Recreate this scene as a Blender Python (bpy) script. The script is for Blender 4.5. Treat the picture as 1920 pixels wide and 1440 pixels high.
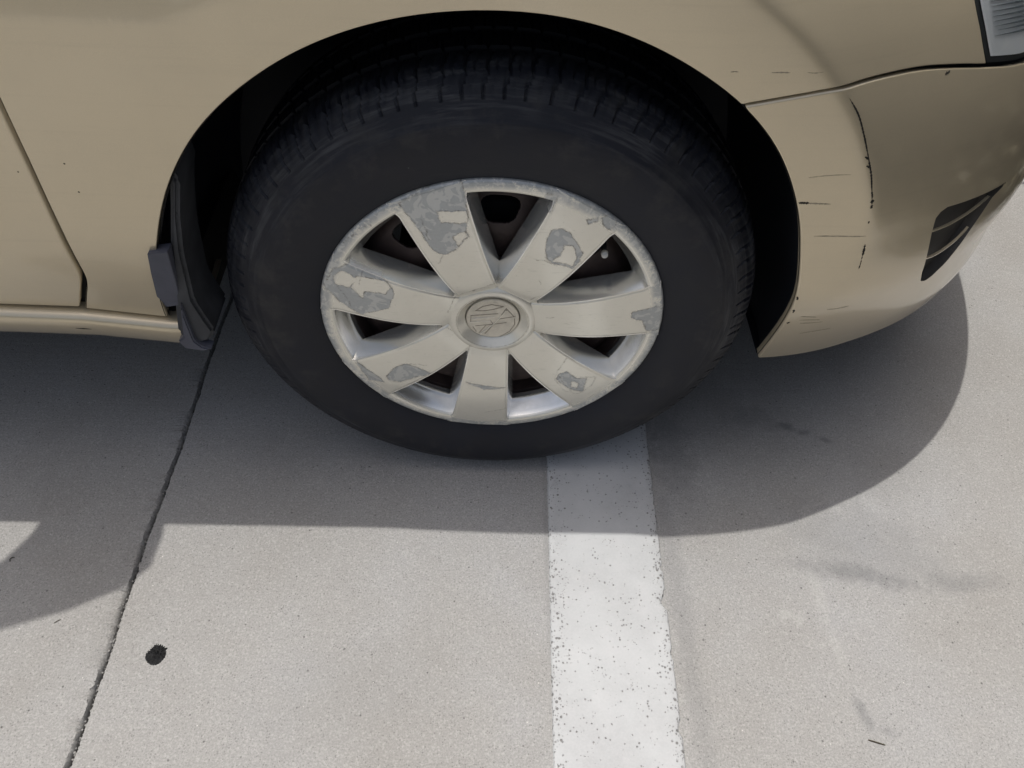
import bpy, bmesh, math, random
import numpy as np
from mathutils import Vector, Matrix, noise as mnoise

# ------------------------------------------------------------------ scene, camera, light
for o in list(bpy.data.objects): bpy.data.objects.remove(o)
scene = bpy.context.scene
COL = scene.collection
rng = random.Random(7)

CAM_POS = (-0.00843, -0.65485, 0.96414)
CAM_R = (0.99909669, -0.00604037, 0.04206333)
CAM_U = (-0.02254162, 0.76377227, 0.64509209)
CAM_B = (-0.03602339, -0.64545754, 0.76294618)
cam_data = bpy.data.cameras.new('camera')
cam = bpy.data.objects.new('camera', cam_data); COL.objects.link(cam)
cam.matrix_world = Matrix(((CAM_R[0], CAM_U[0], CAM_B[0], CAM_POS[0]),
                           (CAM_R[1], CAM_U[1], CAM_B[1], CAM_POS[1]),
                           (CAM_R[2], CAM_U[2], CAM_B[2], CAM_POS[2]), (0, 0, 0, 1)))
cam_data.sensor_fit = 'HORIZONTAL'; cam_data.sensor_width = 36.0
cam_data.lens = 36.0 * 1445.7 / 1920.0
cam_data.clip_start = 0.02; cam_data.clip_end = 1000
scene.camera = cam

SUN_TO = Vector((-0.177, 0.117, 1.0)).normalized()
world = bpy.data.worlds.new('World'); scene.world = world; world.use_nodes = True
wn = world.node_tree
bg = wn.nodes['Background']
sky = wn.nodes.new('ShaderNodeTexSky'); sky.sky_type = 'NISHITA'; sky.sun_disc = False
sky.sun_elevation = math.asin(SUN_TO.z); sky.sun_rotation = math.atan2(SUN_TO.x, SUN_TO.y)
sky.air_density = 1.0; sky.dust_density = 5.0; sky.ozone_density = 1.0
hs = wn.nodes.new('ShaderNodeHueSaturation'); hs.inputs['Saturation'].default_value = 0.72   # thin haze whitens the sky
wn.links.new(sky.outputs[0], hs.inputs['Color']); wn.links.new(hs.outputs[0], bg.inputs[0]); bg.inputs[1].default_value = 0.14
sun_d = bpy.data.lights.new('sun', 'SUN'); sun_d.energy = 2.7; sun_d.angle = math.radians(0.53)
sun_d.color = (1.0, 0.97, 0.925)
sun = bpy.data.objects.new('sun', sun_d); COL.objects.link(sun)
sun.rotation_euler = SUN_TO.to_track_quat('Z', 'Y').to_euler(); sun.location = SUN_TO * 20
vs = scene.view_settings
vs.view_transform = 'Standard'; vs.look = 'None'; vs.gamma = 1; vs.exposure = 0.10; vs.use_curve_mapping = False

# ------------------------------------------------------------------ helpers
def tag(o, label=None, cat=None, group=None, kind=None):
    if label: o['label'] = label
    if cat: o['category'] = cat
    if group: o['group'] = group
    if kind: o['kind'] = kind
    return o

def add_obj(name, me, mat=None, parent=None):
    o = bpy.data.objects.new(name, me); COL.objects.link(o)
    if mat: me.materials.append(mat)
    if parent: o.parent = parent
    return o

def mesh_from(name, V, F, smooth=True, sharp=None, normals=None):
    me = bpy.data.meshes.new(name)
    me.from_pydata([tuple(map(float, v)) for v in V], [], F)
    me.update()
    if smooth: me.shade_smooth()
    if sharp: me.set_sharp_from_angle(angle=math.radians(sharp))
    if normals is not None: me.normals_split_custom_set_from_vertices([tuple(map(float, n)) for n in normals])
    return me

def grid_faces(n, m, off=0, flip=False, wrap=False):
    F = []
    for i in range(n if wrap else n - 1):
        i2 = (i + 1) % n
        for j in range(m - 1):
            a, b, c, d = off + i * m + j, off + i2 * m + j, off + i2 * m + j + 1, off + i * m + j + 1
            F.append((a, d, c, b) if flip else (a, b, c, d))
    return F

class NT:
    """small node-material writer"""
    def __init__(self, name):
        self.mat = bpy.data.materials.new(name); self.mat.use_nodes = True
        self.t = self.mat.node_tree; self.p = self.t.nodes['Principled BSDF']
    def n(self, typ, **kw):
        nd = self.t.nodes.new(typ)
        for k, v in kw.items():
            if k == 'ins':
                for kk, vv in v.items(): self.set(nd.inputs[kk], vv)
            else: setattr(nd, k, v)
        return nd
    def set(self, sock, v):
        if isinstance(v, bpy.types.NodeSocket): self.t.links.new(v, sock)
        else: sock.default_value = v
    def geo(self): return self.n('ShaderNodeNewGeometry').outputs['Position']
    def noise(self, scale, detail=3, rough=.55, vec=None, dist=0):
        return self.n('ShaderNodeTexNoise', ins={'Scale': scale, 'Detail': detail, 'Roughness': rough, 'Distortion': dist, **({'Vector': vec} if vec else {})}).outputs['Fac']
    def vor(self, scale, vec=None, feature='F1', out='Distance', rnd=1.0):
        return self.n('ShaderNodeTexVoronoi', feature=feature, ins={'Scale': scale, 'Randomness': rnd, **({'Vector': vec} if vec else {})}).outputs[out]
    def ramp(self, fac, stops):
        r = self.n('ShaderNodeValToRGB'); self.set(r.inputs[0], fac)
        el = r.color_ramp.elements
        while len(el) < len(stops): el.new(0.5)
        for e, (p, c) in zip(el, stops):
            e.position = p; e.color = c if len(c) == 4 else (*c, 1)
        return r.outputs[0]
    def rng(self, v, a, b, c=0., d=1., smooth=False):
        r = self.n('ShaderNodeMapRange', interpolation_type='SMOOTHSTEP' if smooth else 'LINEAR')
        for k, x in enumerate((v, a, b, c, d)): self.set(r.inputs[k], x)
        return r.outputs[0]
    def math(self, op, a, b=0., c=0.):
        m = self.n('ShaderNodeMath', operation=op)
        for k, x in enumerate((a, b, c)): self.set(m.inputs[k], x)
        return m.outputs[0]
    def mix(self, fac, a, b, mode='MIX'):
        m = self.n('ShaderNodeMix', data_type='RGBA', blend_type=mode)
        self.set(m.inputs[0], fac)
        for s, x in ((m.inputs[6], a), (m.inputs[7], b)):
            self.set(s, x if isinstance(x, bpy.types.NodeSocket) else (*x, 1))
        return m.outputs[2]
    def attr(self, name): return self.n('ShaderNodeAttribute', attribute_name=name).outputs['Fac']
    def bump(self, h, strength, dist, normal=None):
        b = self.n('ShaderNodeBump', ins={'Height': h, 'Strength': strength, 'Distance': dist})
        if normal: self.set(b.inputs['Normal'], normal)
        return b.outputs[0]
    def out(self, **kw):
        for k, v in kw.items():
            s = self.p.inputs[k.replace('_', ' ')]
            if isinstance(v, tuple) and len(v) == 3: v = (*v, 1)
            self.set(s, v)
        return self.mat

# ------------------------------------------------------------------ materials
def mat_concrete():
    m = NT('concrete'); g = m.geo()
    big = m.noise(2.6, 4, .6, g); mid = m.noise(14, 4, .6, g); fine = m.noise(420, 3, .75, g); grit = m.noise(760, 2, .6, g)
    base = m.ramp(big, [(.30, (.300, .290, .270)), (.5, (.332, .326, .310)), (.72, (.355, .354, .348))])
    base = m.mix(m.rng(mid, .42, .68, 0, .14), base, (.27, .255, .235))
    base = m.mix(m.rng(fine, .35, .75, 0, 1.0), m.mix(1.0, base, (.78, .78, .785), 'MULTIPLY'), m.mix(1.0, base, (1.20, 1.20, 1.20), 'MULTIPLY'))
    base = m.mix(m.rng(grit, .58, .70, 0, .42), base, (.12, .115, .11))
    pits = m.vor(170, g); pm = m.math('MULTIPLY', m.rng(pits, .05, .19, 1, 0), m.rng(m.noise(60, 2, .5, g), .48, .58))
    base = m.mix(m.math('MULTIPLY', pm, .40), base, (.085, .082, .080))
    def grains(scale, thr, size):
        v = m.n('ShaderNodeTexVoronoi', ins={'Scale': scale, 'Vector': g})
        sx = m.n('ShaderNodeSeparateColor', ins={0: v.outputs['Color']})
        return m.math('MULTIPLY', m.math('GREATER_THAN', sx.outputs[0], thr), m.rng(v.outputs['Distance'], size * .6, size, 1, 0)), sx
    ga, sx = grains(400, .82, .42); base = m.mix(m.math('MULTIPLY', ga, .45), base, (.10, .097, .095))
    lt = m.math('LESS_THAN', sx.outputs[1], .16); base = m.mix(m.math('MULTIPLY', lt, .20), base, (.50, .49, .465))
    gb, _ = grains(170, .975, .28); base = m.mix(m.math('MULTIPLY', gb, .6), base, (.065, .062, .06))
    gl = m.vor(75, g); glm = m.math('MULTIPLY', m.rng(gl, .03, .075, 1, 0), m.rng(m.noise(33, 1, .5, g), .55, .6))
    base = m.mix(glm, base, (.62, .60, .56))
    # tyre scuffs and old stains on the slab, with shade painted in beside the tyre
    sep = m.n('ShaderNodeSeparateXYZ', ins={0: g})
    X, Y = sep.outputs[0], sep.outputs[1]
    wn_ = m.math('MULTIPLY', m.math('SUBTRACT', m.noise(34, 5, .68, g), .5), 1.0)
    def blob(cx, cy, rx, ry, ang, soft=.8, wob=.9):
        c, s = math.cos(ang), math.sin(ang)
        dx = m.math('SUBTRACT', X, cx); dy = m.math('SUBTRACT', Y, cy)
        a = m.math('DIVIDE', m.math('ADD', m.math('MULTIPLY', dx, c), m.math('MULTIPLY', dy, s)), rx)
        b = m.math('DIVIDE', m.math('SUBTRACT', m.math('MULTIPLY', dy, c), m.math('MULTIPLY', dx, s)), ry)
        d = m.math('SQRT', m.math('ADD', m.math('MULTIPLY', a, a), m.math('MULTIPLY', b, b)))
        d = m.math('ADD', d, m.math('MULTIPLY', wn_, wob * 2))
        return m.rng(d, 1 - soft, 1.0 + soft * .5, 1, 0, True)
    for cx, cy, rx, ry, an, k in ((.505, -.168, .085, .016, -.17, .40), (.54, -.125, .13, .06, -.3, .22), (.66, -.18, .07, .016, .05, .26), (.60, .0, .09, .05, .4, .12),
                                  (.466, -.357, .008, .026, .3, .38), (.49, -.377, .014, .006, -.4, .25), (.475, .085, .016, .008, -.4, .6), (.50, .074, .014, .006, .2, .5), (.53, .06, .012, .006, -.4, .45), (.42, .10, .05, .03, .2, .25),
                                  (.258, -.20, .016, .34, .02, .20), (.285, .02, .035, .10, 0, .30), (.33, .12, .14, .10, .2, .25),  # wide patches right of the tyre: painted shade together with tyre stain
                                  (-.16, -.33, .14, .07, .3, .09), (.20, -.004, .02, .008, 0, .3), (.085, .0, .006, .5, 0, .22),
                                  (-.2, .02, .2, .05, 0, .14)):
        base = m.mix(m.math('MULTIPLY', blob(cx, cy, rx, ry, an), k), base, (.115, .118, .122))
    for cx, cy, rx, ry, an, k in ((.399, -.229, .011, .008, .4, .22), (.415, -.238, .008, .011, -.3, .20), (.45, -.20, .010, .040, .05, .16), (.455, -.27, .009, .035, .1, .13)):
        base = m.mix(m.math('MULTIPLY', blob(cx, cy, rx, ry, an, .6), k), base, (.50, .50, .47))
    h = m.math('ADD', m.math('MULTIPLY', fine, .5), m.math('SUBTRACT', m.math('MULTIPLY', grit, .5), m.math('MULTIPLY', pm, 1.2)))
    return m.out(Base_Color=base, Roughness=.88, Specular_IOR_Level=.25, Normal=m.bump(h, .55, .0012))

def mat_line():
    m = NT('line_paint'); g = m.geo()
    a = m.noise(9, 4, .6, g)
    base = m.ramp(a, [(.3, (.38, .385, .385)), (.55, (.44, .45, .45)), (.75, (.48, .49, .49))])
    base = m.mix(m.rng(m.noise(30, 4, .6, g), .5, .72, 0, .35), base, (.50, .50, .50))
    base = m.mix(m.rng(m.noise(420, 2, .6, g), .3, .75, 0, .35), base, (.52, .52, .52))
    edge = m.attr('wear')
    thr = m.rng(edge, 0, 1, .0, .12)
    v1 = m.vor(135, g); d1 = m.rng(v1, m.math('ADD', .11, thr), m.math('ADD', .20, thr), 1, 0)
    k1 = m.rng(m.noise(48, 2, .5, g), m.math('SUBTRACT', .56, m.math('MULTIPLY', edge, .20)), m.math('SUBTRACT', .61, m.math('MULTIPLY', edge, .18)))
    v2 = m.vor(330, g); d2 = m.rng(v2, .14, .26, 1, 0)
    k2 = m.rng(m.noise(90, 2, .5, g), m.math('SUBTRACT', .56, m.math('MULTIPLY', edge, .18)), m.math('SUBTRACT', .62, m.math('MULTIPLY', edge, .18)))
    pit = m.math('MAXIMUM', m.math('MULTIPLY', d1, k1), m.math('MULTIPLY', m.math('MULTIPLY', d2, k2), .8))
    v3 = m.n('ShaderNodeTexVoronoi', ins={'Scale': 300.0, 'Vector': g}); s3 = m.n('ShaderNodeSeparateColor', ins={0: v3.outputs['Color']})
    g3 = m.math('MULTIPLY', m.math('GREATER_THAN', s3.outputs[0], m.rng(edge, 0, 1, .955, .66)), m.rng(v3.outputs['Distance'], .25, .45, 1, 0))
    pit = m.math('MAXIMUM', pit, m.math('MULTIPLY', g3, .8))
    base = m.mix(m.math('MULTIPLY', pit, .9), base, (.17, .167, .16))
    h = m.math('SUBTRACT', m.math('MULTIPLY', m.noise(300, 2, .6, g), .25), pit)
    return m.out(Base_Color=base, Roughness=.8, Specular_IOR_Level=.25, Normal=m.bump(h, .6, .0015))

def mat_paint(name='paint', base=(.61, .52, .36)):
    m = NT(name); g = m.geo()
    flake = m.noise(1500, 1, .5, g)
    dirt = m.noise(7, 5, .62, g)
    st = m.n('ShaderNodeMapping', ins={'Vector': g, 'Scale': (6, 6, 140)})
    streak = m.noise(1.0, 4, .6, st.outputs[0])
    c = m.mix(m.rng(flake, .35, .7), base, tuple(b * 1.06 for b in base))
    c = m.mix(m.rng(dirt, .45, .8, 0, .10), c, (.28, .25, .20))
    c = m.mix(m.rng(streak, .55, .8, 0, .10), c, (.30, .25, .17))
    ro = m.rng(dirt, .3, .7, .30, .37)
    return m.out(Base_Color=c, Metallic=.52, Roughness=ro, Coat_Weight=1.0, Coat_Roughness=.10, Coat_IOR=1.45,
                 Normal=m.bump(m.noise(900, 2, .5, g), .03, .0004))

def mat_hubcap():
    m = NT('hubcap_paint'); g = m.geo()
    chip, edge, scuff = m.attr('chip'), m.attr('edge'), m.attr('scuff')
    n1 = m.noise(60, 5, .65, g); n2 = m.noise(300, 4, .7, g); n3 = m.noise(900, 2, .6, g)
    paint = m.mix(m.rng(n1, .4, .7, 0, .25), (.80, .76, .645), (.72, .68, .57))
    paint = m.mix(m.rng(n2, .62, .75, 0, .35), paint, (.22, .19, .14))
    silver = m.mix(m.rng(n2, .35, .7), (.43, .44, .425), (.38, .39, .378))
    sc = m.math('MINIMUM', m.math('MULTIPLY', scuff, m.rng(m.math('ADD', m.math('MULTIPLY', n1, .6), m.math('MULTIPLY', n2, .4)), .38, .50)), 1.0)
    lay = m.rng(m.noise(75, 2, .5, g, 1.2), .52, .54)
    silver = m.mix(m.math('MULTIPLY', lay, .6), silver, (.60, .595, .55))
    ch = m.math('MAXIMUM', chip, sc)
    c = m.mix(ch, paint, silver)
    tco = m.n('ShaderNodeTexCoord').outputs['Object']
    scv = m.n('ShaderNodeMapping', ins={'Vector': tco, 'Rotation': (0, .5, 0), 'Scale': (60, 60, 900)})
    scr = m.math('MULTIPLY', m.rng(m.noise(1.0, 3, .6, scv.outputs[0]), .60, .68), m.rng(n1, .45, .65))
    c = m.mix(m.math('MULTIPLY', scr, .35), c, (.30, .28, .23))
    ed = m.math('MULTIPLY', edge, m.rng(n2, .38, .58, .05, 1))
    c = m.mix(m.math('MULTIPLY', ed, .8), c, (.115, .10, .075))
    c = m.mix(m.math('MULTIPLY', m.attr('wall'), m.rng(n2, .3, .7, .75, 1)), c, (.80, .80, .77))
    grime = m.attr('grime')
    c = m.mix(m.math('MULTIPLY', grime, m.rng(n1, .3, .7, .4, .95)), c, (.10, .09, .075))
    ro = m.math('SUBTRACT', m.rng(ch, 0, 1, .27, .46), m.math('MULTIPLY', m.attr('wall'), .08))
    h = m.math('ADD', m.math('MULTIPLY', ch, -1.0), m.math('ADD', m.math('MULTIPLY', n3, .15), m.math('MULTIPLY', edge, .6)))
    return m.out(Base_Color=c, Metallic=m.rng(m.attr('wall'), 0, 1, .35, .8), Roughness=ro, Coat_Weight=.6, Coat_Roughness=.12, Normal=m.bump(h, .5, .0005))

def mat_rubber():
    m = NT('tyre_rubber'); g = m.geo()
    tc = m.n('ShaderNodeTexCoord').outputs['Object']
    sp = m.n('ShaderNodeSeparateXYZ', ins={0: tc})
    r = m.math('SQRT', m.math('ADD', m.math('MULTIPLY', sp.outputs[0], sp.outputs[0]), m.math('MULTIPLY', sp.outputs[2], sp.outputs[2])))
    an = m.math('ARCTAN2', sp.outputs[2], sp.outputs[0])
    cv = m.n('ShaderNodeCombineXYZ', ins={0: m.math('MULTIPLY', an, 4.0), 1: m.math('MULTIPLY', r, 190.0), 2: sp.outputs[1]})
    arc = m.noise(1.0, 5, .65, cv.outputs[0])
    dust = m.noise(18, 5, .62, g); fine = m.noise(240, 3, .6, g)
    c = m.mix(m.rng(dust, .4, .75, 0, .6), (.0066, .0076, .0122), (.0160, .0176, .0250))
    scm = m.math('MULTIPLY', m.rng(arc, .47, .64), m.rng(r, .258, .285))
    scm = m.math('MULTIPLY', scm, m.rng(m.noise(9, 3, .6, g), .36, .60))
    c = m.mix(m.math('MULTIPLY', scm, .85), c, (.070, .071, .073))
    low = m.math('MULTIPLY', m.rng(m.noise(26, 4, .65, g), .52, .70), m.rng(r, .225, .25))
    c = m.mix(m.math('MULTIPLY', low, .5), c, (.040, .038, .035))
    c = m.mix(m.rng(sp.outputs[1], .022, .042, 0, .8), c, (.004, .004, .005))  # tread goes darker inboard: shade of the wheel well painted into the rubber
    spk = m.math('MULTIPLY', m.rng(m.vor(85, g), .03, .09, 1, 0), m.rng(m.noise(14, 2, .5, g), .60, .68))
    c = m.mix(m.math('MULTIPLY', spk, .45), c, (.14, .135, .13))
    h = m.math('ADD', m.math('MULTIPLY', arc, .5), m.math('MULTIPLY', fine, .5))
    return m.out(Base_Color=c, Roughness=m.rng(dust, .3, .7, .50, .66), Specular_IOR_Level=.36, Normal=m.bump(h, .35, .0008))

def mat_simple(name, col, rough=.6, metal=0., var=.25, scale=40, bump=.2, spec=.4):
    m = NT(name); g = m.geo(); n = m.noise(scale, 4, .6, g)
    c = m.mix(m.rng(n, .3, .7), tuple(x * (1 - var) for x in col), tuple(x * (1 + var) for x in col))
    return m.out(Base_Color=c, Metallic=metal, Roughness=rough, Specular_IOR_Level=spec, Normal=m.bump(m.noise(scale * 8, 3, .6, g), bump, .0006))

def mat_joint():
    m = NT('joint_dirt'); g = m.geo(); n = m.noise(180, 4, .7, g)
    return m.out(Base_Color=m.ramp(n, [(.3, (.016, .015, .014)), (.6, (.045, .042, .038)), (.8, (.14, .13, .12))]), Roughness=.95, Normal=m.bump(n, .8, .004))

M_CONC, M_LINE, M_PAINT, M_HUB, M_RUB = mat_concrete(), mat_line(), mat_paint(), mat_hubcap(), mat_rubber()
M_BLACK = mat_simple('black_plastic', (.012, .0125, .015), .55, var=.3, scale=25)
M_LINER = mat_simple('wheel_well_plastic', (.0090, .0108, .0160), .55, var=.3, scale=12, spec=.45)
M_FLAP = mat_simple('flap_rubber', (.040, .042, .046), .6, var=.35, scale=30)
M_PAD = mat_simple('flap_tab_rubber', (.075, .078, .098), .55, var=.12, scale=50)
M_STEEL = mat_simple('painted_steel', (.052, .036, .031), .55, var=.4, scale=30)
M_DARK = mat_simple('underbody_dark', (.010, .010, .010), .8, var=.3)
M_JOINT = mat_joint()
M_SCRATCH = mat_simple('bare_scratch', (.030, .026, .020), .8, var=.5, scale=200)
M_CRACK = mat_simple('primer_crack', (.018, .015, .012), .8, var=.5, scale=200)
M_VENT = mat_simple('vent_plastic', (.040, .036, .031), .6, var=.15)
M_CHROME = NT('reflector').out(Base_Color=(.78, .80, .80), Metallic=.6, Roughness=.4)
M_RIB = NT('lens_rib').out(Base_Color=(.22, .25, .26), Metallic=.6, Roughness=.35)
M_SEAL = mat_simple('seal_rubber', (.016, .018, .018), .5)
_g = NT('clear_glass'); M_GLASS = _g.out(Base_Color=(.95, .97, .97), Roughness=.03, Transmission_Weight=1.0, IOR=1.12, Coat_Weight=.5)
M_WINDOW = NT('tinted_window').out(Base_Color=(.01, .012, .012), Roughness=.05)
M_TAR = mat_simple('tar', (.008, .008, .0085), .6, var=.6, scale=260, bump=1.0, spec=.3)
M_TWIG = mat_simple('twig_bark', (.055, .045, .026), .8, scale=300)
M_VALVE = mat_simple('white_plastic_cap', (.62, .61, .57), .5)
M_EMB = mat_simple('emblem_plate', (.62, .575, .48), .4, metal=.4, var=.12, scale=120)
M_GROOVE = mat_simple('groove_dirt', (.30, .26, .20), .7, var=.3, scale=200)
M_RIDGE = mat_simple('emblem_ridge', (.70, .66, .56), .38, metal=.4, var=.1, scale=120)

# ------------------------------------------------------------------ ground
def joint_x(y):
    return -.4635 + .010 * y / .78 + .0014 * math.sin(y * 17 + 1.0) + .0006 * math.sin(y * 61)
def fbm(x, y=0., z=0.):
    return mnoise.noise(Vector((x, y, z))) + .5 * mnoise.noise(Vector((2.1 * x, y + 7, z))) + .25 * mnoise.noise(Vector((4.3 * x, y + 3, z)))

ground_me = mesh_from('ground', [(-300, -300, -.034), (300, -300, -.034), (300, 300, -.034), (-300, 300, -.034)], [(0, 1, 2, 3)], False)
ground = add_obj('ground', ground_me, M_JOINT); tag(ground, kind='structure')
ys = np.concatenate([[-120, -8, -2], np.arange(-.72, .62, .0013), [2, 8, 120]])
CHIP_SPOTS = [(.03, .006, .014), (-.03, .007, .010), (-.115, .005, .012), (-.245, .008, .020), (-.30, .007, .016), (-.375, .008, .010), (.23, .005, .02), (.071, .011, .030), (-.155, .007, .025), (-.215, .010, .018), (-.268, .009, .035), (-.075, .006, .03), (-.34, .007, .012), (.16, .005, .03), (-.40, .004, .03)]
def slab(side):
    V, N = [], []
    for y in ys:
        xj = joint_x(max(-2, min(2, y)))
        half = .0017 + .0008 * fbm(y * 30, 3 + side) + .0016 * abs(fbm(y * 210, 9 + side))
        cham = .0010 + .0018 * abs(fbm(y * 75, 21 + side)) + .0034 * max(0, fbm(y * 420, 4 + side)) ** 2 + .0016 * abs(fbm(y * 900, 14 + side))
        if side < 0:
            for cy, w, l in CHIP_SPOTS:
                cham += w * .8 * max(0, 1 - ((y - cy) / l) ** 2) ** 1.5 * (.35 + 1.1 * abs(fbm(y * 480, 5)))
        half = max(.0008, half)
        e = xj + side * half
        far = 150 * side
        V += [(far, y, 0), (e + side * (cham + .02), y, 0), (e + side * cham, y, -.0002 + .0004 * fbm(y * 200, 2)), (e + side * cham * .35, y, -.0028 + .0012 * fbm(y * 240, 6)), (e, y, -.007), (e, y, -.032)]
    F = grid_faces(len(ys), 6, flip=(side < 0))
    me = mesh_from('concrete_slab', V, F, True, 50)
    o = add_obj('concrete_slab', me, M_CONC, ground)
    return o
slab(-1); slab(1)
V = []; 
for y in ys:
    xj = joint_x(max(-2, min(2, y)))
    V += [(xj - .02, y, -.011 + .003 * fbm(y * 90, 1)), (xj + .02, y, -.011 + .003 * fbm(y * 90, 8))]
add_obj('joint_filler', mesh_from('joint_filler', V, grid_faces(len(ys), 2), True), M_JOINT, ground)
# crumbs of broken concrete lying in the joint: too small to pick apart
bm = bmesh.new()
for k in range(900):
    y = rng.uniform(-.55, .5); x = joint_x(y) + rng.gauss(0, .0030); s = rng.uniform(.0006, .0019)
    mat = Matrix.Translation((x, y, -.0075 + rng.uniform(-.002, .0035))) @ Matrix.Rotation(rng.uniform(0, 6), 4, Vector((rng.random(), rng.random(), rng.random() + .1)).normalized()) @ Matrix.Diagonal((s, s * rng.uniform(.5, 1), s * rng.uniform(.4, .9), 1))
    bmesh.ops.create_icosphere(bm, subdivisions=1, radius=1, matrix=mat)
me = bpy.data.meshes.new('crumbs'); bm.to_mesh(me); bm.free()
o = add_obj('crumbs', me, M_CONC, ground); tag(o, kind='stuff')

# painted bay line: thick worn paint with a ragged right edge
LZ = .0035
yl = np.concatenate([[-6., -2.], np.arange(-.60, .40, .0018), [2., 4.]])
BITES = [(-.215, .0085, .011), (-.202, .004, .006), (-.165, .0045, .006), (-.285, .003, .008), (-.375, .005, .010), (.005, .003, .004), (-.035, .003, .004), (-.062, .0025, .005), (-.105, .002, .006)]
V = []; W = []
for y in yl:
    yc = max(-.7, min(.5, y))
    xl = .0903 + .018 * (yc - .024) + .0006 * fbm(yc * 90, 1) + .0004 * fbm(yc * 300, 2)
    xr = .2455 + .0236 * (yc - .024) + .0005 * fbm(yc * 40, 11) + .0005 * fbm(yc * 330, 12)
    xr -= .0020 * max(0, fbm(yc * 210, 30) - .35)
    xl += .0010 * max(0, fbm(yc * 200, 31))
    for cy, w, l in BITES:
        xr -= w * max(0, 1 - abs((yc - cy) / l) ** 2) * (.75 + .4 * fbm(yc * 250, 15))
    pts = [(xl - .0012, 0.0), (xl, LZ * .75), (xl + .0015, LZ)]
    n = 16
    pts += [(xl + .0015 + (xr - xl - .003) * k / n, LZ) for k in range(1, n)]
    pts += [(xr - .0015, LZ), (xr, LZ * .75), (xr + .0014, 0.0)]
    for x, z in pts:
        V.append((x, y, z)); 
        W.append(max(0, 1 - min(abs(x - xl) / .022, abs(xr - x) / .016)))
mcol = len(pts)
me = mesh_from('painted_line', V, grid_faces(len(yl), mcol), True, 40)
at = me.attributes.new('wear', 'FLOAT', 'POINT'); at.data.foreach_set('value', W)
pl = add_obj('painted_line', me, M_LINE); tag(pl, 'worn white painted bay line running under the front tyre', 'line', kind='structure')

# ------------------------------------------------------------------ car body surface
ZC = [.10, .20, .28, .363, .433, .502, .552, .606, .642, .667, .685, .703, .75, .80, .90, 1.0]
XC = [.40, .405, .41, .408, .397, .377, .354, .319, .287, .26, .236, .209, .15, .11, .08, .06]
ZN = [.10, .18, .26, .36, .40, .50, .60, .70, .80, .90, 1.0]
XN = [.84, .85, .855, .835, .845, .845, .82, .77, .71, .62, .5]
ZO = [.10, .18, .22, .26, .30, .36, .42, .50, .70, .80, .88, .95, 1.0]
YO = [.110, .075, .058, .043, .030, .015, .005, 0, .0, .006, .02, .05, .10]
YF, WC = -.030, .305
def cubic(xs, ys):
    xs = np.array(xs, float); ys = np.array(ys, float); m = np.gradient(ys, xs)
    def f(x):
        x = np.clip(x, xs[0], xs[-1]); i = np.clip(np.searchsorted(xs, x) - 1, 0, len(xs) - 2)
        h = xs[i + 1] - xs[i]; t = (x - xs[i]) / h
        return (2*t**3 - 3*t*t + 1)*ys[i] + (t**3 - 2*t*t + t)*h*m[i] + (-2*t**3 + 3*t*t)*ys[i + 1] + (t**3 - t*t)*h*m[i + 1]
    return f
fxc, fxn, fyo = cubic(ZC, XC), cubic(ZN, XN), cubic(ZO, YO)
def sst(a):
    a = np.clip(a, 0, 1); return a * a * (3 - 2 * a)
def S(u, z):
    """side and nose of the body: u is the length along the side, then round the front corner; z the height"""
    u = np.asarray(u, float); z = np.asarray(z, float)
    xc = fxc(z); y0 = YF + fyo(z)
    rho = np.hypot(u, z - WC)
    y0 = y0 + .010 * sst((u - .16) / .22) * sst((z - .36) / .1)
    y0 = y0 + .15 * np.maximum(0, z - .665) * sst((rho - .44) / .025) * sst((.10 - u) / .15)
    w = .005 + .045 * sst((.50 - z) / .28)
    d = u - xc
    sp = w * np.logaddexp(0, d / w)
    xn = fxn(z); ax = (xn - xc) * .30; ay = .062
    t = np.minimum(sp / (3 * np.hypot(ax, ay)), 1.0)
    bx = (1-t)**3*xc + 3*t*(1-t)**2*(xc + ax) + 3*t*t*(1-t)*xn + t**3*xn
    by = (1-t)**3*y0 + 3*t*(1-t)**2*(y0 + ay) + 3*t*t*(1-t)*.15 + t**3*.85
    return np.stack([u + bx - xc - sp, by, z], -1)
def SN(u, z):
    h = 4e-4
    a = S(u + h, z) - S(u - h, z); b = S(u, z + h) - S(u, z - h)
    n = np.cross(a, b); l = np.linalg.norm(n, axis=-1, keepdims=True)
    return n / np.maximum(l, 1e-9)
def resample(pts, n, even=True):
    p = np.array(pts, float); s = np.r_[0, np.cumsum(np.hypot(*(p[1:] - p[:-1]).T))]
    q = np.linspace(0, s[-1], n)
    # smooth interpolation through the points
    return np.stack([cubic(s, p[:, k])(q) for k in (0, 1)], -1) if even else np.stack([np.interp(q, s, p[:, k]) for k in (0, 1)], -1)
def coons(left, right, bottom, top, n, m):
    """left/right run bottom->top (m), bottom/top run left->right (n)"""
    l, r, b, t = (np.array(a) for a in (left, right, bottom, top))
    i = np.linspace(0, 1, n)[:, None, None]; j = np.linspace(0, 1, m)[None, :, None]
    return (1-i)*l[None] + i*r[None] + (1-j)*b[:, None] + j*t[:, None] - ((1-i)*(1-j)*l[0] + i*(1-j)*r[0] + (1-i)*j*l[-1] + i*j*r[-1])
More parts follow.
